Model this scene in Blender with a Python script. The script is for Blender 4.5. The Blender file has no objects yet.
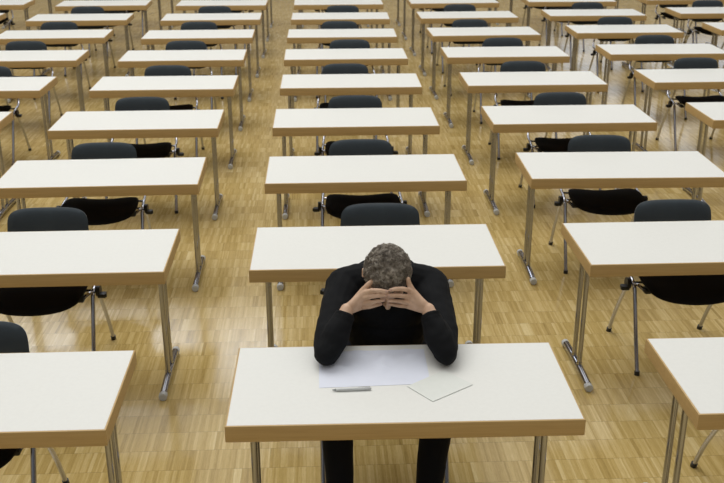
import bpy, bmesh, math, random
from mathutils import Vector, Matrix, noise
random.seed(7)
PI = math.pi
scn = bpy.context.scene
COL = scn.collection
TT = 0.72                                    # table-top height

# ------------------------------------------------------------------ camera
cd = bpy.data.cameras.new('camera'); cam = bpy.data.objects.new('camera', cd); COL.objects.link(cam)
cd.sensor_width = 36.0; cd.lens = 36.0 * 972.03 / 724
cd.clip_start = 0.05; cd.clip_end = 200
_X = Vector((0.9989749, -0.0452365, -0.0016874)); _U = Vector((0.0179629, 0.3619158, 0.9320377)); _F = Vector((0.0415514, 0.9311126, -0.3623574))
cam.matrix_world = Matrix(((_X.x, _U.x, -_F.x, 0), (_X.y, _U.y, -_F.y, 0), (_X.z, _U.z, -_F.z, 2.475), (0, 0, 0, 1)))
cd.dof.use_dof = True; cd.dof.focus_distance = 3.9; cd.dof.aperture_fstop = 6.5
scn.camera = cam

# ------------------------------------------------------------------ light
W = bpy.data.worlds.new('world'); scn.world = W; W.use_nodes = True
nt = W.node_tree; nt.nodes.clear()
out = nt.nodes.new('ShaderNodeOutputWorld'); bg = nt.nodes.new('ShaderNodeBackground')
tc = nt.nodes.new('ShaderNodeTexCoord'); sep = nt.nodes.new('ShaderNodeSeparateXYZ')
nt.links.new(tc.outputs['Generated'], sep.inputs[0])
def wmath(op, a, b=None, c=None):
    n = nt.nodes.new('ShaderNodeMath'); n.operation = op
    for i, v in enumerate((a, b, c)):
        if v is None: continue
        if isinstance(v, (int, float)): n.inputs[i].default_value = v
        else: nt.links.new(v, n.inputs[i])
    return n.outputs[0]
# hall light: bright overhead, brighter from the far end than from the side behind the camera
zz = wmath('MAXIMUM', sep.outputs[2], 0.0)
s = wmath('MULTIPLY_ADD', zz, 0.74, 0.22)
s = wmath('ADD', s, wmath('MULTIPLY', sep.outputs[1], 0.26))
s = wmath('ADD', s, wmath('MULTIPLY', sep.outputs[0], -0.10))
s = wmath('MAXIMUM', s, 0.04)
nt.links.new(s, bg.inputs['Strength']); bg.inputs['Color'].default_value = (1.0, 0.985, 0.955, 1)
nt.links.new(bg.outputs[0], out.inputs[0])

def area(name, loc, target, sx, sy, power, color):
    l = bpy.data.lights.new(name, 'AREA'); l.shape = 'RECTANGLE'; l.size = sx; l.size_y = sy; l.energy = power; l.color = color
    o = bpy.data.objects.new(name, l); COL.objects.link(o); o.location = loc
    o.rotation_euler = (Vector(target) - Vector(loc)).to_track_quat('-Z', 'Y').to_euler()
    return o
area('hall_ceiling_light', (-2.0, 9.0, 10.5), (0.0, 8.5, 0.7), 9, 7, 560, (1.0, 0.98, 0.94))

vs = scn.view_settings
vs.view_transform = 'Standard'; vs.look = 'None'; vs.exposure = 0.07; vs.gamma = 1.0; vs.use_curve_mapping = False

# ------------------------------------------------------------------ materials
def new_mat(name):
    m = bpy.data.materials.new(name); m.use_nodes = True
    return m, m.node_tree, m.node_tree.nodes['Principled BSDF']
def mth(nt, op, a, b=None, c=None):
    n = nt.nodes.new('ShaderNodeMath'); n.operation = op
    for i, v in enumerate((a, b, c)):
        if v is None: continue
        if isinstance(v, (int, float)): n.inputs[i].default_value = v
        else: nt.links.new(v, n.inputs[i])
    return n.outputs[0]
def tex_noise(nt, scale, detail=3, vec=None, rough=0.5):
    n = nt.nodes.new('ShaderNodeTexNoise'); n.inputs['Scale'].default_value = scale; n.inputs['Detail'].default_value = detail
    n.inputs['Roughness'].default_value = rough
    if vec is not None: nt.links.new(vec, n.inputs['Vector'])
    return n.outputs['Fac']
def ramp(nt, fac, stops):
    n = nt.nodes.new('ShaderNodeValToRGB'); e = n.color_ramp.elements
    while len(e) < len(stops): e.new(0.5)
    for el, (p, c) in zip(e, stops): el.position = p; el.color = (*c, 1)
    nt.links.new(fac, n.inputs[0]); return n.outputs[0]
def mapping(nt, scale, coord='Object'):
    t = nt.nodes.new('ShaderNodeTexCoord'); m = nt.nodes.new('ShaderNodeMapping'); m.inputs['Scale'].default_value = scale
    nt.links.new(t.outputs[coord], m.inputs[0]); return m.outputs[0]
def bump(nt, bs, h, strength, dist=0.002):
    b = nt.nodes.new('ShaderNodeBump'); b.inputs['Strength'].default_value = strength; b.inputs['Distance'].default_value = dist
    nt.links.new(h, b.inputs['Height']); nt.links.new(b.outputs[0], bs.inputs['Normal'])
def simple(name, col, rough, var=0.06, scale=20, metal=0.0, bmp=0.0, spec=None):
    m, nt, bs = new_mat(name)
    f = tex_noise(nt, scale, 3, mapping(nt, (1, 1, 1)))
    c = ramp(nt, f, [(0.25, tuple(max(0, x * (1 - var)) for x in col)), (0.75, tuple(min(1, x * (1 + var)) for x in col))])
    nt.links.new(c, bs.inputs['Base Color']); bs.inputs['Roughness'].default_value = rough; bs.inputs['Metallic'].default_value = metal
    if spec is not None: bs.inputs['Specular IOR Level'].default_value = spec
    if bmp: bump(nt, bs, f, bmp)
    return m
M = {}
M['laminate'] = simple('white_laminate', (0.785, 0.795, 0.765), 0.5, 0.015, 60, spec=0.35)
def wood(name, a, b, ax):
    m, nt, bs = new_mat(name)
    sc = [14, 14, 14]; sc[ax] = 1.2; sc[2] = 40
    f = tex_noise(nt, 3.0, 5, mapping(nt, sc), 0.6)
    f2 = tex_noise(nt, 1.1, 2, mapping(nt, (1, 1, 1)))
    f = mth(nt, 'ADD', mth(nt, 'MULTIPLY', f, 0.7), mth(nt, 'MULTIPLY', f2, 0.3))
    nt.links.new(ramp(nt, f, [(0.3, a), (0.7, b)]), bs.inputs['Base Color'])
    bs.inputs['Roughness'].default_value = 0.42; return m
M['beech_x'] = wood('beech_edge', (0.48, 0.315, 0.125), (0.60, 0.42, 0.185), 0)
M['chrome'] = simple('chrome', (0.46, 0.47, 0.52), 0.13, 0.02, 8, 1.0)
M['plastic'] = simple('black_plastic', (0.016, 0.017, 0.019), 0.45, 0.2, 40)
M['grey_plastic'] = simple('grey_plastic_cap', (0.55, 0.57, 0.57), 0.4, 0.05, 40)
M['plate'] = simple('dark_steel', (0.05, 0.05, 0.055), 0.4, 0.1, 40, 0.6)
def fabric(name, a, b, sc=900, rough=0.85, sheen=0.25):
    m, nt, bs = new_mat(name)
    f = tex_noise(nt, sc, 2, mapping(nt, (1, 1, 1))); g = tex_noise(nt, 9, 3, mapping(nt, (1, 1, 1)))
    k = mth(nt, 'ADD', mth(nt, 'MULTIPLY', f, 0.6), mth(nt, 'MULTIPLY', g, 0.4))
    nt.links.new(ramp(nt, k, [(0.3, a), (0.7, b)]), bs.inputs['Base Color']); bs.inputs['Roughness'].default_value = rough
    bs.inputs['Sheen Weight'].default_value = sheen; bs.inputs['Specular IOR Level'].default_value = 0.25
    bump(nt, bs, f, 0.25, 0.0006); return m
M['back_fabric'] = fabric('charcoal_upholstery', (0.028, 0.038, 0.047), (0.046, 0.060, 0.072))
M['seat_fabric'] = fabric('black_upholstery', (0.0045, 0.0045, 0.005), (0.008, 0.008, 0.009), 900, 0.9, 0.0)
M['sweater'] = fabric('black_knit', (0.003, 0.0035, 0.0045), (0.006, 0.0068, 0.0085), 500, 0.9, 0.0)
M['trousers'] = fabric('dark_navy_cloth', (0.003, 0.004, 0.008), (0.006, 0.008, 0.014), 500, 0.9, 0.02)
M['shoe'] = simple('black_leather', (0.01, 0.009, 0.009), 0.35, 0.2, 30)
M['pen'] = simple('silver_pen', (0.60, 0.62, 0.62), 0.35, 0.03, 80, 0.1)
M['pen_dark'] = simple('pen_clip_grey', (0.22, 0.24, 0.24), 0.3, 0.03, 80, 0.7)
M['paper'] = simple('bluish_white_paper', (0.74, 0.78, 0.89), 0.75, 0.02, 12)
M['card'] = simple('pale_green_paper', (0.74, 0.77, 0.735), 0.7, 0.02, 30)
M['plaster_light'] = simple('light_plaster', (0.70, 0.66, 0.60), 0.9, 0.05, 3)
M['plaster'] = simple('plaster', (0.44, 0.37, 0.28), 0.9, 0.05, 3)
# skin
m, nt, bs = new_mat('skin')
f = tex_noise(nt, 30, 4, mapping(nt, (1, 1, 1)))
nt.links.new(ramp(nt, f, [(0.3, (0.58, 0.37, 0.245)), (0.7, (0.76, 0.53, 0.38))]), bs.inputs['Base Color'])
bs.inputs['Roughness'].default_value = 0.5
bump(nt, bs, tex_noise(nt, 260, 3, mapping(nt, (1, 1, 1))), 0.2, 0.001)
M['skin'] = m
# hair
m, nt, bs = new_mat('grey_hair')
f = tex_noise(nt, 48, 4, mapping(nt, (1, 1, 1)), 0.65)
nt.links.new(ramp(nt, f, [(0.32, (0.065, 0.052, 0.038)), (0.48, (0.20, 0.17, 0.135)), (0.64, (0.47, 0.43, 0.37))]), bs.inputs['Base Color'])
bs.inputs['Roughness'].default_value = 0.6; M['hair'] = m
M['nail'] = simple('fingernail', (0.62, 0.40, 0.32), 0.35, 0.03, 60)
# glowing panes of unseen windows, added to make soft glare on the parquet
m, nt, bs = new_mat('glare_pane')
bs.inputs['Base Color'].default_value = (0.8, 0.85, 0.9, 1)
f = tex_noise(nt, 0.6, 2, mapping(nt, (1, 1, 1)))
nt.links.new(ramp(nt, f, [(0.3, (0.68, 0.80, 1.0)), (0.7, (0.86, 0.92, 1.0))]), bs.inputs['Emission Color'])
bs.inputs['Emission Strength'].default_value = 4.0; M['pane'] = m
m2 = m.copy(); m2.name = 'dim_glare_pane'; m2.node_tree.nodes['Principled BSDF'].inputs['Emission Strength'].default_value = 0.9; M['pane_low'] = m2

# industrial parquet: short lamellas on edge, all running away from the camera, in 15.3 cm bands
def parquet():
    m, nt, bs = new_mat('industrial_parquet')
    t = nt.nodes.new('ShaderNodeTexCoord'); sp = nt.nodes.new('ShaderNodeSeparateXYZ'); nt.links.new(t.outputs['Object'], sp.inputs[0])
    x, y = sp.outputs[0], sp.outputs[1]
    B, Lw = 0.1525, 0.0165
    wob = tex_noise(nt, 3.0, 1, t.outputs['Object'])
    yb = mth(nt, 'DIVIDE', mth(nt, 'ADD', y, 0.022), B); band = mth(nt, 'FLOOR', yb); fy = mth(nt, 'FRACT', yb)
    def wn(a, b, dim='2D'):
        c = nt.nodes.new('ShaderNodeCombineXYZ'); nt.links.new(a, c.inputs[0]); nt.links.new(b, c.inputs[1])
        n = nt.nodes.new('ShaderNodeTexWhiteNoise'); n.noise_dimensions = '2D'; nt.links.new(c.outputs[0], n.inputs['Vector']); return n.outputs['Value']
    off = mth(nt, 'MULTIPLY', wn(band, band), 0.5)
    xl = mth(nt, 'DIVIDE', mth(nt, 'ADD', x, off), Lw); lam = mth(nt, 'FLOOR', xl); fx = mth(nt, 'FRACT', xl)
    blk = mth(nt, 'FLOOR', mth(nt, 'DIVIDE', lam, 7.0))
    v1 = wn(lam, band); v2 = wn(mth(nt, 'ADD', blk, 91.3), band)
    fine = wn(mth(nt, 'FLOOR', mth(nt, 'MULTIPLY', xl, 2.0)), mth(nt, 'ADD', band, 47.7))
    gm = nt.nodes.new('ShaderNodeMapping'); gm.inputs['Scale'].default_value = (260, 16, 1); nt.links.new(t.outputs['Object'], gm.inputs[0])
    grain = tex_noise(nt, 1.0, 4, gm.outputs[0], 0.65)
    spk = nt.nodes.new('ShaderNodeMapping'); spk.inputs['Scale'].default_value = (420, 60, 1); nt.links.new(t.outputs['Object'], spk.inputs[0])
    pores = tex_noise(nt, 1.0, 3, spk.outputs[0], 0.7)
    large = tex_noise(nt, 0.9, 3, t.outputs['Object'])
    val = mth(nt, 'MULTIPLY', v1, 0.27)
    val = mth(nt, 'ADD', val, mth(nt, 'MULTIPLY', v2, 0.16))
    val = mth(nt, 'ADD', val, mth(nt, 'MULTIPLY', fine, 0.20))
    val = mth(nt, 'ADD', val, mth(nt, 'MULTIPLY', grain, 0.48))
    val = mth(nt, 'ADD', val, mth(nt, 'MULTIPLY', mth(nt, 'SUBTRACT', large, 0.5), 0.22))
    col = ramp(nt, val, [(0.15, (0.30, 0.198, 0.062)), (0.38, (0.465, 0.332, 0.114)), (0.55, (0.555, 0.408, 0.155)), (0.72, (0.645, 0.495, 0.222)), (0.92, (0.77, 0.64, 0.34))])
    # dark pores and joints
    dk = nt.nodes.new('ShaderNodeMapRange'); dk.inputs[1].default_value = 0.30; dk.inputs[2].default_value = 0.40; dk.inputs[3].default_value = 0.68; dk.inputs[4].default_value = 1.0
    nt.links.new(pores, dk.inputs[0])
    ex = mth(nt, 'LESS_THAN', mth(nt, 'MINIMUM', fx, mth(nt, 'SUBTRACT', 1.0, fx)), 0.022)
    ey = mth(nt, 'LESS_THAN', mth(nt, 'MINIMUM', fy, mth(nt, 'SUBTRACT', 1.0, fy)), 0.0085)
    jn = mth(nt, 'SUBTRACT', 1.0, mth(nt, 'ADD', mth(nt, 'MULTIPLY', ex, 0.13), mth(nt, 'MULTIPLY', ey, 0.34)))
    k = mth(nt, 'MULTIPLY', dk.outputs[0], jn)
    mx = nt.nodes.new('ShaderNodeVectorMath'); mx.operation = 'SCALE'; nt.links.new(col, mx.inputs[0]); nt.links.new(k, mx.inputs['Scale'])
    nt.links.new(mx.outputs[0], bs.inputs['Base Color'])
    rr = nt.nodes.new('ShaderNodeMapRange'); rr.inputs[3].default_value = 0.09; rr.inputs[4].default_value = 0.19
    nt.links.new(tex_noise(nt, 14, 4, t.outputs['Object']), rr.inputs[0]); nt.links.new(rr.outputs[0], bs.inputs['Roughness'])
    bs.inputs['Specular IOR Level'].default_value = 0.5
    hb = mth(nt, 'ADD', mth(nt, 'MULTIPLY', v1, 0.6), mth(nt, 'MULTIPLY', grain, 0.4))
    bump(nt, bs, hb, 0.05, 0.0008)
    return m
M['parquet'] = parquet()

# ------------------------------------------------------------------ mesh helpers
def obj(name, bm, mat, parent=None, smooth=True, loc=None, angle=0.7):
    me = bpy.data.meshes.new(name)
    bmesh.ops.recalc_face_normals(bm, faces=bm.faces)
    bm.to_mesh(me); bm.free()
    if mat is not None: me.materials.append(mat)
    if smooth:
        for p in me.polygons: p.use_smooth = True
        me.set_sharp_from_angle(angle=angle)
    o = bpy.data.objects.new(name, me); COL.objects.link(o)
    if parent is not None: o.parent = parent
    if loc: o.location = loc
    return o
def add_box(bm, c, s, bev=0.0, seg=2, rz=0.0):
    r = bmesh.ops.create_cube(bm, size=1.0)
    vs_ = r['verts']
    bmesh.ops.scale(bm, vec=s, verts=vs_)
    if bev > 0:
        es = list({e for v in vs_ for e in v.link_edges})
        g = bmesh.ops.bevel(bm, geom=es, offset=bev, segments=seg, affect='EDGES', profile=0.5)
        vs_ = list({v for f in g['faces'] for v in f.verts} | {v for v in vs_ if v.is_valid})
    if rz: bmesh.ops.rotate(bm, cent=(0, 0, 0), matrix=Matrix.Rotation(rz, 3, 'Z'), verts=vs_)
    bmesh.ops.translate(bm, vec=c, verts=vs_)
def add_tube(bm, pts, r, seg=10, cap=True, rads=None):
    pts = [Vector(p) for p in pts]; n = len(pts); rings = []
    up = Vector((0, 0, 1)); prev = None
    for i, p in enumerate(pts):
        t = (pts[min(i + 1, n - 1)] - pts[max(i - 1, 0)]).normalized()
        if prev is None:
            a = t.cross(up)
            if a.length < 1e-3: a = t.cross(Vector((0, 1, 0)))
            a.normalize()
        else:
            a = prev - t * prev.dot(t); a.normalize()
        prev = a; b = t.cross(a)
        rr = rads[i] if rads else r
        rings.append([bm.verts.new(p + (a * math.cos(2 * PI * k / seg) + b * math.sin(2 * PI * k / seg)) * rr) for k in range(seg)])
    for i in range(n - 1):
        for k in range(seg):
            bm.faces.new((rings[i][k], rings[i][(k + 1) % seg], rings[i + 1][(k + 1) % seg], rings[i + 1][k]))
    if cap:
        bm.faces.new(rings[0][::-1]); bm.faces.new(rings[-1])
def smooth_path(pts, n=6):
    """Catmull-Rom through the points"""
    P = [Vector(p) for p in pts]; P = [2 * P[0] - P[1]] + P + [2 * P[-1] - P[-2]]; o = []
    for i in range(1, len(P) - 2):
        for k in range(n):
            t = k / n
            o.append(0.5 * ((2 * P[i]) + (P[i + 1] - P[i - 1]) * t + (2 * P[i - 1] - 5 * P[i] + 4 * P[i + 1] - P[i + 2]) * t * t + (3 * P[i] - P[i - 1] - 3 * P[i + 1] + P[i + 2]) * t ** 3))
    o.append(P[-2]); return o
def empty(name, loc, rz, label, cat, group=None):
    o = bpy.data.objects.new(name, None); COL.objects.link(o); o.location = loc; o.rotation_euler = (0, 0, rz)
    o.empty_display_size = 0.1
    o['label'] = label; o['category'] = cat
    if group: o['group'] = group
    return o
def copy_tree(o, parent=None):
    c = o.copy(); COL.objects.link(c)
    if parent is not None: c.parent = parent
    for ch in [k for k in ALL if k.parent == o]: copy_tree(ch, c)
    return c
def BM(): return bmesh.new()

# ------------------------------------------------------------------ the hall
def struct(name, bm, mat, smooth=False):
    o = obj(name, bm, mat, None, smooth); o['kind'] = 'structure'; return o
b = BM(); add_box(b, (1.0, 8.0, -0.05), (30.0, 32.0, 0.10)); fl = struct('floor', b, M['parquet'])
b = BM(); add_box(b, (1.0, 24.1, 6.0), (30.0, 0.2, 12.0)); struct('wall_back', b, M['plaster_light'])
b = BM(); add_box(b, (-14.1, 8.0, 6.0), (0.2, 32.0, 12.0)); struct('wall_left', b, M['plaster'])
b = BM(); add_box(b, (16.1, 8.0, 6.0), (0.2, 32.0, 12.0)); struct('wall_right', b, M['plaster'])
def glare_window(n, x0, x1, z0, z1, pane='pane'):  # inferred window outside the view, added only for its glare on the floor
    b = BM(); w = 0.08
    for (xa, xb, za, zb) in ((x0, x1, z0 - w, z0), (x0, x1, z1, z1 + w), (x0 - w, x0, z0 - w, z1 + w), (x1, x1 + w, z0 - w, z1 + w)):
        add_box(b, ((xa + xb) / 2, 23.96, (za + zb) / 2), (xb - xa, 0.08, zb - za))
    o = struct('glare_window_%d' % n, b, M['grey_plastic'])
    b = BM(); add_box(b, ((x0 + x1) / 2, 23.985, (z0 + z1) / 2), (x1 - x0, 0.02, z1 - z0)); obj('pane', b, M[pane], o, False)
glare_window(1, -9.2, -3.3, 9.2, 11.2)
glare_window(2, -2.9, -1.2, 9.2, 11.2)
glare_window(3, 5.6, 7.6, 1.6, 5.4, 'pane_low')
glare_window(4, 8.2, 10.4, 1.6, 5.4, 'pane_low')
glare_window(5, 11.0, 13.2, 1.6, 5.4, 'pane_low')

# ------------------------------------------------------------------ seminar table
TW, TD, TH = 1.20, 0.574, 0.064
def make_table():
    r = empty('seminar_table', (0, 0, 0), 0, '', 'table')
    # laminate top: a slab inset in the wooden edge
    b = BM(); add_box(b, (0, 0, TT - 0.004), (TW - 0.012, TD - 0.012, 0.008), 0.0006, 1); obj('laminate_top', b, M['laminate'], r)
    b = BM()
    z = TT - TH / 2 - 0.0004; e = 0.03
    # solid beech edge ring with rounded arrises (one closed frame, profile swept round the rectangle)
    prof = [(0, -TH / 2 + .004), (.004, -TH / 2), (e, -TH / 2), (e, TH / 2 - .009), (.0065, TH / 2 - .009), (.0062, TH / 2), (.0035, TH / 2 - .0002), (.001, TH / 2 - .0016), (0, TH / 2 - .004)]
    rings = []
    for sx, sy in ((-1, -1), (1, -1), (1, 1), (-1, 1)):
        rings.append([b.verts.new((sx * (TW / 2 - d), sy * (TD / 2 - d), z + h)) for d, h in prof])
    for i in range(4):
        A, Bq = rings[i], rings[(i + 1) % 4]
        for k in range(len(prof)):
            b.faces.new((A[k], Bq[k], Bq[(k + 1) % len(prof)], A[(k + 1) % len(prof)]))
    obj('wooden_edge', b, M['beech_x'], r, True, angle=0.5)
    b = BM(); add_box(b, (0, 0, TT - 0.033), (TW - 0.061, TD - 0.061, 0.044)); obj('underside_board', b, M['beech_x'], r, False)
    for sx in (-1, 1):
        x = sx * 0.532
        # foot bar: a gently arched chrome tube with plastic end caps
        b = BM()
        n = 12; y0, y1 = -0.197, 0.255
        pts = [(x, y0 + (y1 - y0) * i / n, 0.026 + 0.010 * math.sin(PI * i / n)) for i in range(n + 1)]
        add_tube(b, pts, 0.0185, 12); ft = obj('foot_bar', b, M['chrome'], r)
        for yy in (y0 - 0.012, y1 + 0.012):
            b = BM()
            bmesh.ops.create_cone(b, cap_ends=True, segments=8, radius1=0.0215, radius2=0.0215, depth=0.034,
                                  matrix=Matrix.Translation((x, yy, 0.0222)) @ Matrix.Rotation(PI / 2, 4, 'X') @ Matrix.Rotation(PI / 8, 4, 'Z'))
            bmesh.ops.bevel(b, geom=[e_ for e_ in b.edges], offset=0.002, segments=1, affect='EDGES')
            obj('end_cap', b, M['grey_plastic'], ft)
        for yy in (-0.018, 0.084):
            b = BM(); add_tube(b, [(x, yy, 0.034), (x, yy, 0.35), (x, yy, TT - TH - 0.002)], 0.0126, 12); lg = obj('leg', b, M['chrome'], r)
            b = BM(); add_tube(b, [(x, yy, 0.052), (x, yy, 0.062)], 0.0145, 12); obj('weld_collar', b, M['chrome'], lg)
        b = BM(); add_box(b, (x - sx * 0.02, 0.033, TT - TH - 0.005), (0.11, 0.30, 0.010), 0.003, 1); add_box(b, (x, 0.033, TT - TH - 0.018), (0.05, 0.15, 0.022), 0.004, 1)
        obj('mounting_plate', b, M['plate'], r)
    b = BM(); add_box(b, (0, 0.033, TT - TH - 0.017), (0.98, 0.026, 0.026), 0.002, 1); obj('cross_rail', b, M['plate'], r)
    return r

# ------------------------------------------------------------------ stacking chair (faces -y; origin at table-centre reference)
def cushion(fn, nu, nv, th):
    """closed pad: fn(u,v)->(point, normal), u,v in [-1,1]"""
    b = BM(); top = []; bot = []
    for j in range(nv + 1):
        tr, br = [], []
        for i in range(nu + 1):
            u = -1 + 2 * i / nu; v = -1 + 2 * j / nv
            p, n = fn(u, v)
            edge = max(abs(u), abs(v)); k = math.sqrt(max(0.0, 1 - edge ** 8)) if edge < 1 else 0.0
            t = th * (0.25 + 0.75 * k)
            tr.append(b.verts.new(p + n * t * 0.5)); br.append(b.verts.new(p - n * t * 0.5))
        top.append(tr); bot.append(br)
    for j in range(nv):
        for i in range(nu):
            b.faces.new((top[j][i], top[j][i + 1], top[j + 1][i + 1], top[j + 1][i]))
            b.faces.new((bot[j][i], bot[j + 1][i], bot[j + 1][i + 1], bot[j][i + 1]))
    for i in range(nu):
        b.faces.new((top[0][i], bot[0][i], bot[0][i + 1], top[0][i + 1])); b.faces.new((top[nv][i], top[nv][i + 1], bot[nv][i + 1], bot[nv][i]))
    for j in range(nv):
        b.faces.new((top[j][0], top[j + 1][0], bot[j + 1][0], bot[j][0])); b.faces.new((top[j][nu], bot[j][nu], bot[j + 1][nu], top[j + 1][nu]))
    return b
def squircle(u, v, n):
    """map the square to a rounded rectangle"""
    m = max(abs(u), abs(v))
    if m < 1e-6: return 0.0, 0.0
    d = (abs(u) ** n + abs(v) ** n) ** (1 / n)
    k = m / d
    return u * k, v * k
def seat_fn(u, v):
    a, c = squircle(u, v, 5.0)
    x = a * 0.238 * (1 - 0.05 * max(0, c)); y = 0.083 + c * 0.178
    y -= 0.026 * (1 - a * a) * max(0, -c) - 0.004                               # front bulges in the middle
    z = 0.448 + 0.018 * a * a - 0.012 * (1 - a * a) - 0.030 * max(0, -c - 0.35) ** 1.6 + 0.012 * max(0, c)
    return Vector((x, y, z)), Vector((0, -0.10 if c < -.6 else 0, 1)).normalized()
def back_fn(u, v):
    a, c = squircle(u, v, 5.5)
    x = a * 0.211 * (1 - 0.02 * max(0, c) + 0.01 * max(0, -c)); z = 0.655 + c * 0.139 - 0.004 * abs(a) ** 3 * max(0, c)
    y = 0.385 + 0.030 * c - 0.018 * a * a
    return Vector((x, y, z)), Vector((0.25 * a, -1, 0.18)).normalized()
def make_chair():
    r = empty('stacking_chair', (0, 0, 0), 0, '', 'chair')
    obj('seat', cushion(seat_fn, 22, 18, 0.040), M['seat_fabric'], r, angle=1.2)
    obj('backrest', cushion(back_fn, 22, 16, 0.036), M['back_fabric'], r, angle=1.2)
    for s in (-1, 1):
        # front leg runs up, bends back under the seat side and rises as the back upright
        b = BM()
        add_tube(b, [(s * 0.262, -0.062, 0.012), (s * 0.261, 0.015, 0.18), (s * 0.259, 0.093, 0.36), (s * 0.258, 0.118, 0.415)], 0.0115, 10)
        fl_ = obj('front_leg', b, M['chrome'], r)
        b = BM(); add_tube(b, [(s * 0.262, -0.063, 0.0), (s * 0.262, -0.061, 0.022)], 0.0145, 10); obj('foot_glide', b, M['plastic'], fl_)
        b = BM()
        add_tube(b, smooth_path([(s * 0.262, 0.445, 0.012), (s * 0.262, 0.37, 0.16), (s * 0.264, 0.29, 0.28), (s * 0.268, 0.205, 0.39), (s * 0.268, 0.17, 0.415)], 4), 0.0105, 10)
        rl = obj('rear_leg', b, M['chrome'], r)
        b = BM(); add_tube(b, [(s * 0.262, 0.449, 0.0), (s * 0.262, 0.441, 0.022)], 0.0145, 10); obj('foot_glide', b, M['plastic'], rl)
        b = BM()
        add_tube(b, smooth_path([(s * 0.258, 0.116, 0.413), (s * 0.256, 0.18, 0.438), (s * 0.252, 0.28, 0.450), (s * 0.246, 0.35, 0.475), (s * 0.225, 0.385, 0.54), (s * 0.19, 0.405, 0.62), (s * 0.17, 0.418, 0.70)], 5), 0.0095, 10)
        obj('back_upright', b, M['chrome'], r)
        b = BM()
        bmesh.ops.create_cone(b, cap_ends=True, segments=20, radius1=0.030, radius2=0.030, depth=0.020, matrix=Matrix.Translation((s * 0.277, 0.172, 0.418)) @ Matrix.Rotation(PI / 2, 4, 'Y'))
        add_box(b, (s * 0.296, 0.160, 0.400), (0.040, 0.046, 0.020), 0.003, 1); add_box(b, (s * 0.317, 0.146, 0.403), (0.010, 0.014, 0.020), 0.002, 1)
        obj('linking_bracket', b, M['plastic'], r)
        b = BM(); add_tube(b, smooth_path([(s * 0.258, 0.135, 0.424), (s * 0.246, 0.110, 0.434), (s * 0.226, 0.075, 0.424), (s * 0.210, 0.065, 0.422)], 3), 0.0085, 8); obj('seat_arm', b, M['chrome'], r)
        b = BM(); add_box(b, (s * 0.212, 0.072, 0.420), (0.036, 0.066, 0.022), 0.008, 2); obj('seat_bumper', b, M['plastic'], r)
    b = BM(); add_tube(b, [(-0.255, 0.16, 0.424), (0.255, 0.16, 0.424)], 0.008, 8); add_tube(b, [(-0.25, 0.27, 0.436), (0.25, 0.27, 0.436)], 0.008, 8)
    obj('cross_tube', b, M['chrome'], r)
    return r

TABLE0 = make_table(); CHAIR0 = make_chair()
ALL = [o for o in COL.objects]

TF = {'C1': (0.2768, 3.1045, -0.0109), 'C2': (0.262, 4.4513, -0.0057), 'C3': (0.2703, 5.7619, -0.0017), 'C4': (0.264, 7.0601, -0.0023), 'C5': (0.2747, 8.3664, -0.0089),
 'C6': (0.268, 9.644, -0.0009), 'C7': (0.266, 10.9142, -0.0083), 'C8': (0.2807, 12.2246, -0.0121), 'C9': (0.2854, 13.5357, 0.0044),
 'B1': (-1.3283, 3.1102, -0.0009), 'B2': (-1.3293, 4.4541, 0.0029), 'B3': (-1.3231, 5.7622, 0.0166), 'B4': (-1.3244, 7.0658, 0.0054), 'B5': (-1.3128, 8.3663, 0.0001),
 'B6': (-1.3184, 9.6583, 0.0033), 'B7': (-1.3097, 10.9383, 0.005), 'B8': (-1.2953, 12.2477, 0.0097), 'B9': (-1.2807, 13.5383, -0.0151),
 'A4': (-2.9318, 7.0838, 0.0), 'A5': (-2.9182, 8.3954, -0.0066), 'A6': (-2.9196, 9.7198, -0.002), 'A7': (-2.9204, 11.0209, 0.0177), 'A8': (-2.9092, 12.2989, 0.0124), 'A9': (-2.8831, 13.6055, 0.0244),
 'Z9': (-4.5324, 13.7612, 0.0), 'Z8': (-4.546, 12.4202, 0.0),
 'D1': (1.8767, 3.11, -0.0016), 'D2': (1.8582, 4.4406, 0.001), 'D3': (1.865, 5.7617, -0.023), 'D4': (1.8548, 7.0761, -0.0033), 'D5': (1.8641, 8.3835, -0.0057), 'D6': (1.8535, 9.6767, -0.0037),
 'D7': (1.8467, 10.9508, 0.0178), 'D8': (1.8533, 12.2362, 0.0139), 'D9': (1.8552, 13.584, 0.0177),
 'E4': (3.4821, 7.1148, -0.002), 'E5': (3.4797, 8.4331, 0.0051), 'E6': (3.4796, 9.7437, -0.011), 'E7': (3.4731, 11.0397, -0.0063), 'E8': (3.4719, 12.3365, -0.0135), 'E9': (3.4778, 13.6465, -0.0188),
 'F7': (5.1415, 11.1575, 0.0026), 'F8': (5.137, 12.4516, 0.0043),
 # rows of which the photo shows only the legs (tops beyond the frame), and the far corner
 'F9': (5.137, 13.76, 0.0),
 'C10': (0.285, 14.86, 0.0), 'C11': (0.285, 16.16, 0.0), 'B10': (-1.285, 14.87, 0.0), 'B11': (-1.285, 16.16, 0.0), 'A10': (-2.89, 14.9, 0.0), 'A11': (-2.89, 16.2, 0.0),
 'D10': (1.85, 14.90, 0.0), 'D11': (1.86, 16.22, 0.0), 'E10': (3.48, 14.95, 0.0), 'E11': (3.48, 16.25, 0.0), 'F10': (5.14, 15.05, 0.0), 'Z10': (-4.53, 15.0, 0.0), 'Z11': (-4.53, 16.3, 0.0)}
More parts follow.
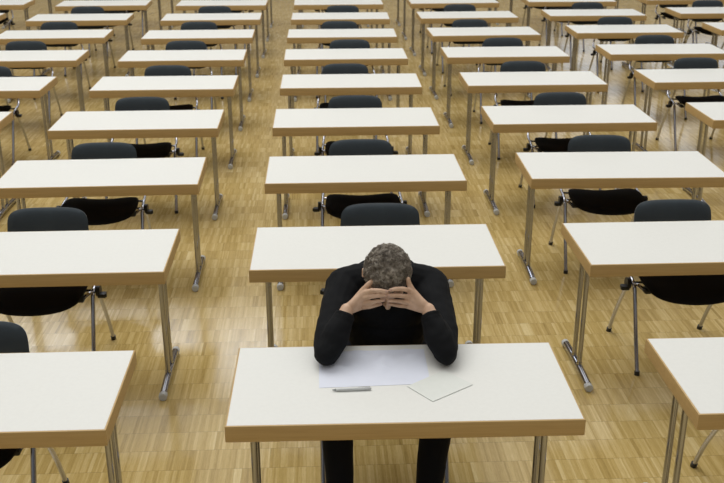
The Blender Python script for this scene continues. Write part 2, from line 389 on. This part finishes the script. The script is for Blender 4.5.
# chair: (x offset, z of top in the fit) seen behind its table
CF = {'C2': (.046, .798), 'C3': (-.003, .791), 'C4': (.014, .789), 'C5': (-.036, .786), 'C6': (.057, .790), 'C7': (-.024, .788), 'C8': (.030, .790),
 'B1': (-.043, .795), 'B2': (-.105, .805), 'B3': (-.069, .793), 'B4': (-.036, .800), 'B5': (-.035, .788), 'B6': (-.022, .791), 'B7': (-.044, .793), 'B8': (-.001, .792),
 'A5': (-.036, .795), 'A6': (-.056, .796), 'A7': (-.025, .796), 'A8': (.005, .797),
 'D1': (.004, .795), 'D2': (.025, .796), 'D3': (-.026, .802), 'D4': (.043, .794), 'D5': (-.002, .793), 'D6': (.056, .789), 'D7': (-.085, .792), 'D8': (-.023, .794),
 'E5': (.015, .804), 'E6': (.044, .790), 'E7': (.016, .795), 'E8': (.025, .794),
 'A9': (.0, .795), 'B9': (.01, .795), 'C9': (.02, .795), 'D9': (-.01, .795), 'E9': (.0, .795), 'F8': (.0, .795), 'F7': (.02, .795), 'Z8': (.01, .795), 'Z9': (.0, .795),
 'C10': (.0, .795), 'D10': (.02, .795), 'B10': (.0, .795), 'E10': (.0, .795), 'A10': (.0, .795), 'F9': (.0, .795)}
COLN = {'C': "the seated man's own column", 'B': "the column just left of the man", 'A': "the second column left of the man", 'Z': "the column at the far upper-left corner",
        'D': "the column just right of the man", 'E': "the second column right of the man", 'F': "the column at the far upper-right corner"}
ORD = ['', 'front', 'second', 'third', 'fourth', 'fifth', 'sixth', 'seventh', 'eighth', 'ninth', 'tenth', 'eleventh']
def row(n): return ORD[int(n[1:])]
first = True
for n, (x, y, a) in TF.items():
    t = TABLE0 if first else copy_tree(TABLE0); first = False
    t.location = (x, y, 0); t.rotation_euler = (0, 0, a)
    t.scale = (1.016 if n == 'C1' else 1.0, 1, 1)
    if n == 'C1': t['label'] = 'white-topped table the man leans on, with papers and a pen'
    elif n[0] in 'ZF': t['label'] = 'white table with beech edge, %s row, %s' % (row(n), COLN[n[0]])
    else: t['label'] = 'white table with beech edge, %s row, %s' % (row(n), COLN[n[0]])
    t['group'] = 'white exam tables standing in rows'
first = True
rnd = random.Random(3)
for n, (dx, zt) in CF.items():
    c = CHAIR0 if first else copy_tree(CHAIR0); first = False
    x, y, a = TF[n]
    dy = min(0.035, max(-0.02, (zt - 0.794) / 0.42))
    c.location = (x + dx, y + dy, 0); c.rotation_euler = (0, 0, a + rnd.uniform(-0.012, 0.012))
    c['label'] = 'empty charcoal chair behind the %s-row table of %s' % (row(n), COLN[n[0]])
    c['group'] = 'empty charcoal chairs behind the tables'
mc = copy_tree(CHAIR0); mc.location = (0.251, 3.515, 0); mc.rotation_euler = (0, 0, 0)
mc['label'] = 'charcoal chair the man in black is sitting on'

# ------------------------------------------------------------------ papers and pen on the man's table
def sheet(name, cs, z, th, mat, wav, label, cat, nu=30, nv=22):
    b = BM(); top = []; bot = []
    p0, p1, p2, p3 = [Vector((*c, 0)) for c in cs]          # near-left, near-right, far-right, far-left
    for j in range(nv + 1):
        tr, br = [], []
        for i in range(nu + 1):
            u, v = i / nu, j / nv
            p = (p0 * (1 - u) + p1 * u) * (1 - v) + (p3 * (1 - u) + p2 * u) * v
            h = wav * max(0.0, noise.noise(Vector((p.x * 16, p.y * 20, 3.1))) + 0.35 * noise.noise(Vector((p.x * 45, p.y * 50, 1.7))) + 0.12) * min(1, 6 * min(u, 1 - u, v * 0.8 + .02, 1 - v + .1)) * min(1, max(0, (p.y - 3.10) / 0.12)) if wav else 0
            tr.append(b.verts.new((p.x, p.y, z + th + h))); br.append(b.verts.new((p.x, p.y, z + h)))
        top.append(tr); bot.append(br)
    for j in range(nv):
        for i in range(nu):
            b.faces.new((top[j][i], top[j][i + 1], top[j + 1][i + 1], top[j + 1][i])); b.faces.new((bot[j][i], bot[j + 1][i], bot[j + 1][i + 1], bot[j][i + 1]))
    for i in range(nu):
        b.faces.new((top[0][i], bot[0][i], bot[0][i + 1], top[0][i + 1])); b.faces.new((top[nv][i], top[nv][i + 1], bot[nv][i + 1], bot[nv][i]))
    for j in range(nv):
        b.faces.new((top[j][0], top[j + 1][0], bot[j + 1][0], bot[j][0])); b.faces.new((top[j][nu], bot[j][nu], bot[j + 1][nu], top[j + 1][nu]))
    o = obj(name, b, mat, None, True, angle=1.0); o['label'] = label; o['category'] = cat; return o
sheet('paper_sheet', [(-0.018, 3.066), (0.385, 3.078), (0.388, 3.347), (-0.018, 3.340)], TT + 0.0006, 0.0005, M['paper'], 0.016,
      "large crumpled bluish-white sheet lying under the man's forearms", 'paper')
sheet('folded_paper', [(0.379, 2.950), (0.537, 3.062), (0.445, 3.172), (0.298, 3.060)], TT + 0.0016, 0.0011, M['card'], 0.0,
      'small pale greenish folded paper lying askew beside the large sheet', 'paper', 6, 6)
pr = empty('ballpoint_pen', (0.028, 3.040, TT + 0.0063), math.radians(1.5), 'slim silver-grey ballpoint pen with clip lying on the table', 'pen')
b = BM(); add_tube(b, [(0.016, 0, 0), (0.03, 0, 0), (0.10, 0, 0), (0.138, 0, 0), (0.140, 0, 0)], 0.005, 14, True, [0.0052, 0.0062, 0.0062, 0.0052, 0.0035]); obj('barrel', b, M['pen'], pr)
b = BM(); add_tube(b, [(0.0, 0, 0), (0.003, 0, 0), (0.015, 0, 0)], 0.003, 12, True, [0.0009, 0.002, 0.0044]); obj('tip', b, M['pen_dark'], pr)
b = BM(); add_box(b, (0.115, 0.0055, 0.0035), (0.042, 0.0028, 0.0016), 0.0004, 1); add_box(b, (0.134, 0.0035, 0.003), (0.004, 0.006, 0.002)); obj('clip', b, M['pen_dark'], pr)
b = BM(); add_tube(b, [(0.103, 0, 0), (0.1045, 0, 0)], 0.0055, 14); obj('ring', b, M['pen_dark'], pr)

# ------------------------------------------------------------------ the man
def ball(bm, c, r, rot=None):
    m_ = Matrix.Translation(c)
    if rot is not None: m_ = m_ @ rot.to_4x4()
    if isinstance(r, (int, float)): r = (r, r, r)
    bmesh.ops.create_icosphere(bm, subdivisions=3, radius=1.0, matrix=m_ @ Matrix.Diagonal((*r, 1)))
def cone(bm, p, q, r1, r2, seg=16):
    """tapered capsule"""
    p, q = Vector(p), Vector(q); d = q - p; L = d.length
    if L < 1e-5: return ball(bm, p, r1)
    t = d / L; a = t.orthogonal().normalized(); c = t.cross(a)
    rings = []
    for k in range(1, 6):
        th = PI / 2 * k / 5; rings.append((p - t * r1 * math.cos(th), r1 * math.sin(th)))
    for k in range(0, 5):
        th = PI / 2 * k / 5; rings.append((q + t * r2 * math.sin(th), r2 * math.cos(th)))
    vs_ = [[bm.verts.new(o_ + (a * math.cos(2 * PI * i / seg) + c * math.sin(2 * PI * i / seg)) * rr) for i in range(seg)] for o_, rr in rings]
    e0 = bm.verts.new(p - t * r1); e1 = bm.verts.new(q + t * r2)
    for i in range(seg):
        bm.faces.new((e0, vs_[0][(i + 1) % seg], vs_[0][i])); bm.faces.new((vs_[-1][i], vs_[-1][(i + 1) % seg], e1))
        for k in range(len(vs_) - 1): bm.faces.new((vs_[k][i], vs_[k][(i + 1) % seg], vs_[k + 1][(i + 1) % seg], vs_[k + 1][i]))
def chain(bm, pts, rs):
    for i in range(len(pts) - 1): cone(bm, pts[i], pts[i + 1], rs[i], rs[i + 1])
def fuse(name, bm, mat, parent, voxel, it=6, fac=0.5, disp=None):
    me = bpy.data.meshes.new('tmp'); bm.to_mesh(me); bm.free()
    o = bpy.data.objects.new('tmp', me); COL.objects.link(o)
    md = o.modifiers.new('r', 'REMESH'); md.mode = 'VOXEL'; md.voxel_size = voxel
    sm = o.modifiers.new('s', 'SMOOTH'); sm.iterations = it; sm.factor = fac
    bpy.context.view_layer.update()
    dg = bpy.context.evaluated_depsgraph_get()
    m2 = bpy.data.meshes.new_from_object(o.evaluated_get(dg))
    bpy.data.objects.remove(o); bpy.data.meshes.remove(me)
    m2.name = name; m2.materials.clear(); m2.materials.append(mat)
    if disp:
        ns = [v.normal.copy() for v in m2.vertices]
        for v, n_ in zip(m2.vertices, ns): v.co = v.co + n_ * disp(v.co)
    for p_ in m2.polygons: p_.use_smooth = True
    r_ = bpy.data.objects.new(name, m2); COL.objects.link(r_); r_.parent = parent
    return r_
man = empty('person', (0, 0, 0), 0, 'grey-haired person in black sweater, elbows on the table, face buried in both hands', 'person')
HC = Vector((0.2526, 3.4524, 0.9988))                       # centre of the cranium
phi = math.radians(52)
f_ = Vector((0, -math.cos(phi), -math.sin(phi))); v_ = Vector((0, -math.sin(phi), math.cos(phi))); s_ = Vector((1, 0, 0))
HR = Matrix((s_, f_, v_)).transposed()                       # columns: side, face, vertex
def H(s, f, v): return HC + s_ * s + f_ * f + v_ * v
bd = BM()
# head
ball(bd, H(0, -0.004, 0.0), (0.077, 0.096, 0.090), HR)
ball(bd, H(0, 0.030, -0.010), (0.068, 0.068, 0.066), HR)
ball(bd, H(0, 0.035, -0.055), (0.060, 0.056, 0.070), HR)
ball(bd, H(0, 0.050, -0.105), (0.036, 0.036, 0.030), HR)    # chin
for s in (-1, 1):
    chain(bd, [H(s * .058, .0, -.075), H(s * .045, .035, -.100), H(s * .015, .066, -.112)], [.017, .018, .017])   # jaw line
    ball(bd, H(s * .042, .066, -.045), (.020, .016, .017), HR)   # cheekbone
    chain(bd, [H(s * .012, .094, -.004), H(s * .034, .088, -.001), H(s * .052, .070, -.008)], [.009, .009, .007])  # brow
    ball(bd, H(s * .031, .078, -.022), .0125)                     # closed eyelid
    # ear
    E0 = H(s * .085, -.010, -.030)
    for k in range(9):
        a = PI * (-0.35 + 1.55 * k / 8); a2 = PI * (-0.35 + 1.55 * (k + 1) / 8)
        if k < 8: cone(bd, E0 + s_ * s * .008 + f_ * (-.014 * math.sin(a)) * 1 + v_ * .028 * math.cos(a), E0 + s_ * s * .008 + f_ * (-.014 * math.sin(a2)) + v_ * .028 * math.cos(a2), .0046, .0046, 8)
    ball(bd, E0 + s_ * s * .001, (.006, .014, .024), HR); ball(bd, E0 + s_ * s * .003 - v_ * .026 + f_ * .004, .0075)
chain(bd, [H(0, .093, -.012), H(0, .106, -.034), H(0, .122, -.054), H(0, .116, -.060)], [.0075, .009, .0115, .010])     # nose
for s in (-1, 1): ball(bd, H(s * .011, .110, -.059), .0085)
chain(bd, [H(-.022, .084, -.084), H(0, .093, -.083), H(.022, .084, -.084)], [.005, .0065, .005]); chain(bd, [H(-.018, .082, -.094), H(0, .090, -.094), H(.018, .082, -.094)], [.005, .007, .005])
# neck and trunk under the clothes
NB = Vector((0.262, 3.60, 0.885))
chain(bd, [H(0, -.035, -.045), (H(0, -.045, -.09) + NB) / 2, NB], [.062, .058, .066])
chain(bd, [NB, (0.262, 3.66, 0.82), (0.258, 3.71, 0.68), (0.255, 3.745, 0.60)], [.07, .085, .09, .095])
cone(bd, (0.12, 3.60, 0.86), (0.40, 3.60, 0.86), .055, .055)
# arms down to the wrists
SH = {-1: Vector((0.088, 3.60, 0.878)), 1: Vector((0.438, 3.60, 0.872))}
EL = {-1: Vector((0.014, 3.232, 0.770)), 1: Vector((0.454, 3.220, 0.770))}
WR = {-1: Vector((0.0915, 3.350, 0.893)), 1: Vector((0.4005, 3.338, 0.893))}
FG = {-1: {'index': [(0.154, 3.374, 0.9516), (0.1871, 3.3531, 0.9706), (0.2168, 3.3426, 0.9747), (0.2412, 3.3401, 0.9711)],
           'middle': [(0.1501, 3.3718, 0.9318), (0.1851, 3.3495, 0.9474), (0.215, 3.3422, 0.9542), (0.2397, 3.3445, 0.9547)],
           'ring': [(0.1482, 3.3741, 0.9098), (0.1815, 3.3524, 0.9212), (0.2097, 3.3468, 0.9294), (0.2326, 3.3498, 0.9316)],
           'little': [(0.1464, 3.377, 0.8895), (0.1761, 3.3582, 0.8997), (0.2007, 3.3546, 0.9071), (0.2218, 3.3576, 0.9116)],
           'thumb': [(0.1155, 3.3665, 0.9141), (0.1544, 3.382, 0.9584), (0.1775, 3.3854, 0.9835), (0.1965, 3.3861, 1.0014)]},
      1: {'index': [(0.3367, 3.3685, 0.9584), (0.3043, 3.3501, 0.9764), (0.2771, 3.3422, 0.9805), (0.256, 3.3369, 0.9784)],
          'middle': [(0.3367, 3.3648, 0.935), (0.3024, 3.3449, 0.949), (0.2731, 3.3359, 0.9558), (0.2505, 3.3372, 0.9565)],
          'ring': [(0.3316, 3.3672, 0.913), (0.2992, 3.3484, 0.9245), (0.272, 3.3424, 0.9308), (0.2493, 3.3441, 0.9326)],
          'little': [(0.3226, 3.3711, 0.8946), (0.2942, 3.3545, 0.9038), (0.2711, 3.3524, 0.9095), (0.2521, 3.3544, 0.9124)],
          'thumb': [(0.3745, 3.3575, 0.9207), (0.341, 3.3742, 0.9599), (0.3296, 3.3785, 0.9832), (0.3257, 3.381, 1.0029)]}}
FR = {'index': [.0105, .0092, .0082, .0072], 'middle': [.0108, .0094, .0084, .0074], 'ring': [.0103, .0090, .0080, .0070], 'little': [.0095, .0080, .0071, .0063], 'thumb': [.0150, .0125, .0105, .0088]}
for s in (-1, 1):
    chain(bd, [SH[s], (SH[s] + EL[s]) / 2, EL[s]], [.050, .043, .036])
    chain(bd, [EL[s], EL[s].lerp(WR[s], 0.35), EL[s].lerp(WR[s], 0.75), WR[s]], [.036, .040, .030, .026])
    for nme, pts in FG[s].items():
        pts = [Vector(p) for p in pts]
        if nme != 'thumb':
            base = WR[s].lerp(pts[0], 0.18)
            chain(bd, [base, pts[0]], [.019, FR[nme][0] * 1.12])          # the bones of the palm
            chain(bd, pts, FR[nme])
        else: chain(bd, [WR[s]] + pts[0:], [.020] + FR[nme])
# legs and feet cores
HIP = {-1: Vector((0.165, 3.735, 0.572)), 1: Vector((0.345, 3.735, 0.572))}
KN = {-1: Vector((0.040, 3.29, 0.535)), 1: Vector((0.452, 3.29, 0.535))}
AN = {-1: Vector((0.060, 3.235, 0.10)), 1: Vector((0.400, 3.225, 0.10))}
for s in (-1, 1):
    chain(bd, [HIP[s], KN[s], AN[s], AN[s] + Vector((0, -.02, -.04))], [.068, .048, .034, .032]); cone(bd, AN[s] + Vector((0, -.02, -.05)), AN[s] + Vector((0, -.11, -.068)), .030, .022)
body = fuse('body', bd, M['skin'], man, 0.0026, 3, 0.5)
# fingernails
b = BM()
for s in (-1, 1):
    for nme in ('index', 'middle', 'ring', 'little'):
        p, q = Vector(FG[s][nme][2]), Vector(FG[s][nme][3]); d = (q - p).normalized()
        nrm = Vector((0, -0.93, 0.36)); nrm = (nrm - d * nrm.dot(d)).normalized()
        R_ = Matrix((d, d.cross(nrm), nrm)).transposed()
        ball(b, q - d * .001 + nrm * (FR[nme][3] * .74), (.0058, .0048, .0022), R_)
nails = obj('fingernails', b, M['nail'], body)

# sweater
sw = BM()
ball(sw, (0.254, 3.755, 0.60), (.175, .110, .12)); ball(sw, (0.256, 3.735, 0.70), (.175, .120, .14)); ball(sw, (0.259, 3.68, 0.79), (.185, .135, .13))
ball(sw, (0.262, 3.635, 0.845), (.185, .125, .115)); ball(sw, (0.262, 3.655, 0.885), (.165, .10, .095)); ball(sw, (0.262, 3.56, 0.80), (.155, .12, .11)); ball(sw, (0.258, 3.57, 0.70), (.165, .135, .13))
chain(sw, [(0.10, 3.61, 0.885), (0.262, 3.64, 0.910), (0.425, 3.61, 0.880)], [.076, .074, .076])
for s in (-1, 1):
    chain(sw, [SH[s], SH[s].lerp(EL[s], .35) + Vector((s * .006, 0, .0)), SH[s].lerp(EL[s], .75) + Vector((s * .008, 0, 0)), EL[s] + Vector((0, 0, .003))], [.078, .068, .061, .048])
    e, w = EL[s], WR[s]
    chain(sw, [e + Vector((0, 0, .003)), e.lerp(w, .35), e.lerp(w, .60), e.lerp(w, .76)], [.048, .054, .048, .0415])
    cf = e.lerp(w, .86); dx_ = (w - e).normalized(); c1_ = dx_.orthogonal().normalized(); c2_ = dx_.cross(c1_)
    chain(sw, [cf + (c1_ * math.cos(PI * k / 6) + c2_ * math.sin(PI * k / 6)) * .034 for k in range(13)], [.0085] * 13)
    chain(sw, [cf - dx_ * .016 + (c1_ * math.cos(PI * k / 6) + c2_ * math.sin(PI * k / 6)) * .034 for k in range(13)], [.0095] * 13)
    # folds round the elbow crook and shoulder
    for k in range(3):
        q = e.lerp(w, .30 + .17 * k)
        chain(sw, [q + Vector((-s * .040, -.020 + .01 * k, -.012)), q + Vector((0, -.043, .0)), q + Vector((s * .036, -.030, .016))], [.006, .011, .006])
    for k in range(4):
        q = SH[s].lerp(EL[s], .12 + .2 * k)
        chain(sw, [q + Vector((-s * .05, -.03, .02)), q + Vector((-s * .01, -.05, .042 - .004 * k)), q + Vector((s * .045, -.035, .03))], [.006, .013, .007])
def fold(c):
    return 0.0055 * noise.noise(Vector((c.x * 9 + 4, c.y * 9, c.z * 15))) + 0.003 * noise.noise(Vector((c.x * 30, c.y * 22, c.z * 40)))
sweater = fuse('sweater', sw, M['sweater'], man, 0.004, 5, 0.5, fold)
for v in sweater.data.vertices:
    if v.co.y < 3.42 and v.co.z < TT + 0.005: v.co.z = TT + 0.005
# ribbed collar
b = BM(); c0 = (H(0, -.045, -.09) + NB) / 2 + Vector((0, 0.02, -0.012)); ax = (NB - H(0, -.045, -.09)).normalized(); a1 = ax.orthogonal().normalized(); a2 = ax.cross(a1)
ring = [c0 + (a1 * math.cos(2 * PI * k / 32) + a2 * math.sin(2 * PI * k / 32)) * .070 for k in range(33)]
add_tube(b, ring, .009, 8, False); obj('collar', b, M['sweater'], sweater)

# trousers
tr = BM()
ball(tr, (0.255, 3.755, 0.585), (.170, .105, .100))
for s in (-1, 1):
    chain(tr, [HIP[s], HIP[s].lerp(KN[s], .5), KN[s]], [.088, .080, .066])
    chain(tr, [KN[s], KN[s].lerp(AN[s], .3) + Vector((s * .0, .004, 0)), KN[s].lerp(AN[s], .7), AN[s] + Vector((0, 0, .0))], [.066, .064, .056, .050])
fuse('trousers', tr, M['trousers'], man, 0.006, 5, 0.5, lambda c: 0.004 * noise.noise(Vector((c.x * 12, c.y * 12, c.z * 9))))
for s in (-1, 1):
    b = BM(); a = AN[s]
    chain(b, [a + Vector((0, .03, -.045)), a + Vector((0, -.03, -.045)), a + Vector((s * .004, -.11, -.062)), a + Vector((s * .006, -.165, -.068))], [.040, .041, .034, .026])
    sh = fuse('shoe', b, M['shoe'], man, 0.005, 3, 0.5)
    for v in sh.data.vertices: v.co.z = max(v.co.z, 0.004)

# hair: a close cap on the cranium and hundreds of short curls
hb = BM()
ball(hb, H(0, -0.010, 0.008), (0.084, 0.099, 0.0925), HR)
hb.verts.ensure_lookup_table()
def hairline(p):
    q = p - HC; s, f, v = q.dot(s_), q.dot(f_), q.dot(v_)
    return v > -0.035 + 0.62 * max(0, f) + 0.30 * f and not (abs(s) > .060 and f > .035 and v < .03)
dead = [v for v in hb.verts if not hairline(v.co)]
bmesh.ops.delete(hb, geom=dead, context='VERTS')
bmesh.ops.subdivide_edges(hb, edges=hb.edges, cuts=2, use_grid_fill=True)
for v in hb.verts: v.co += (v.co - HC).normalized() * (0.007 * noise.noise(v.co * 45) + 0.003 * noise.noise(v.co * 130))
rh = random.Random(11); cnt = 0
while cnt < 1500:
    z_ = rh.uniform(-0.5, 1); a = rh.uniform(0, 2 * PI); r_ = math.sqrt(1 - z_ * z_)
    n_ = s_ * (r_ * math.cos(a)) + f_ * (r_ * math.sin(a)) + v_ * z_
    p = HC + s_ * (n_.dot(s_) * .084) + f_ * (n_.dot(f_) * .096 - .008) + v_ * (n_.dot(v_) * .090 + .008)
    if not hairline(p): continue
    thin = (n_ - (v_ * .93 + f_ * .28 ).normalized()).length < .42
    if thin and rh.random() < .45: continue
    cnt += 1
    t1 = n_.orthogonal().normalized(); t1.rotate(Matrix.Rotation(rh.uniform(0, 2 * PI), 3, n_)); t2 = n_.cross(t1)
    R0 = rh.uniform(.0045, .0090); turn = rh.uniform(.7, 1.25) * 2 * PI; hgt = rh.uniform(.004, .012) * (0.7 if thin else 1.15)
    m8 = 9; pts = []
    for k in range(m8):
        u = k / (m8 - 1); aa = turn * u
        pts.append(p + t1 * (R0 * math.cos(aa)) + t2 * (R0 * math.sin(aa)) + n_ * (-.002 + hgt * math.sin(u * 2.3)) + t2 * (.006 * u))
    rr = rh.uniform(.0010, .0019)
    add_tube(hb, pts, rr, 4, True, [rr * (1.2 - .8 * k / (m8 - 1)) for k in range(m8)])
me = bpy.data.meshes.new('hair'); hb.to_mesh(me); hb.free(); me.materials.append(M['hair'])
for p in me.polygons: p.use_smooth = True
hair = bpy.data.objects.new('hair', me); COL.objects.link(hair); hair.parent = man
hair['label'] = 'short curly grey hair'
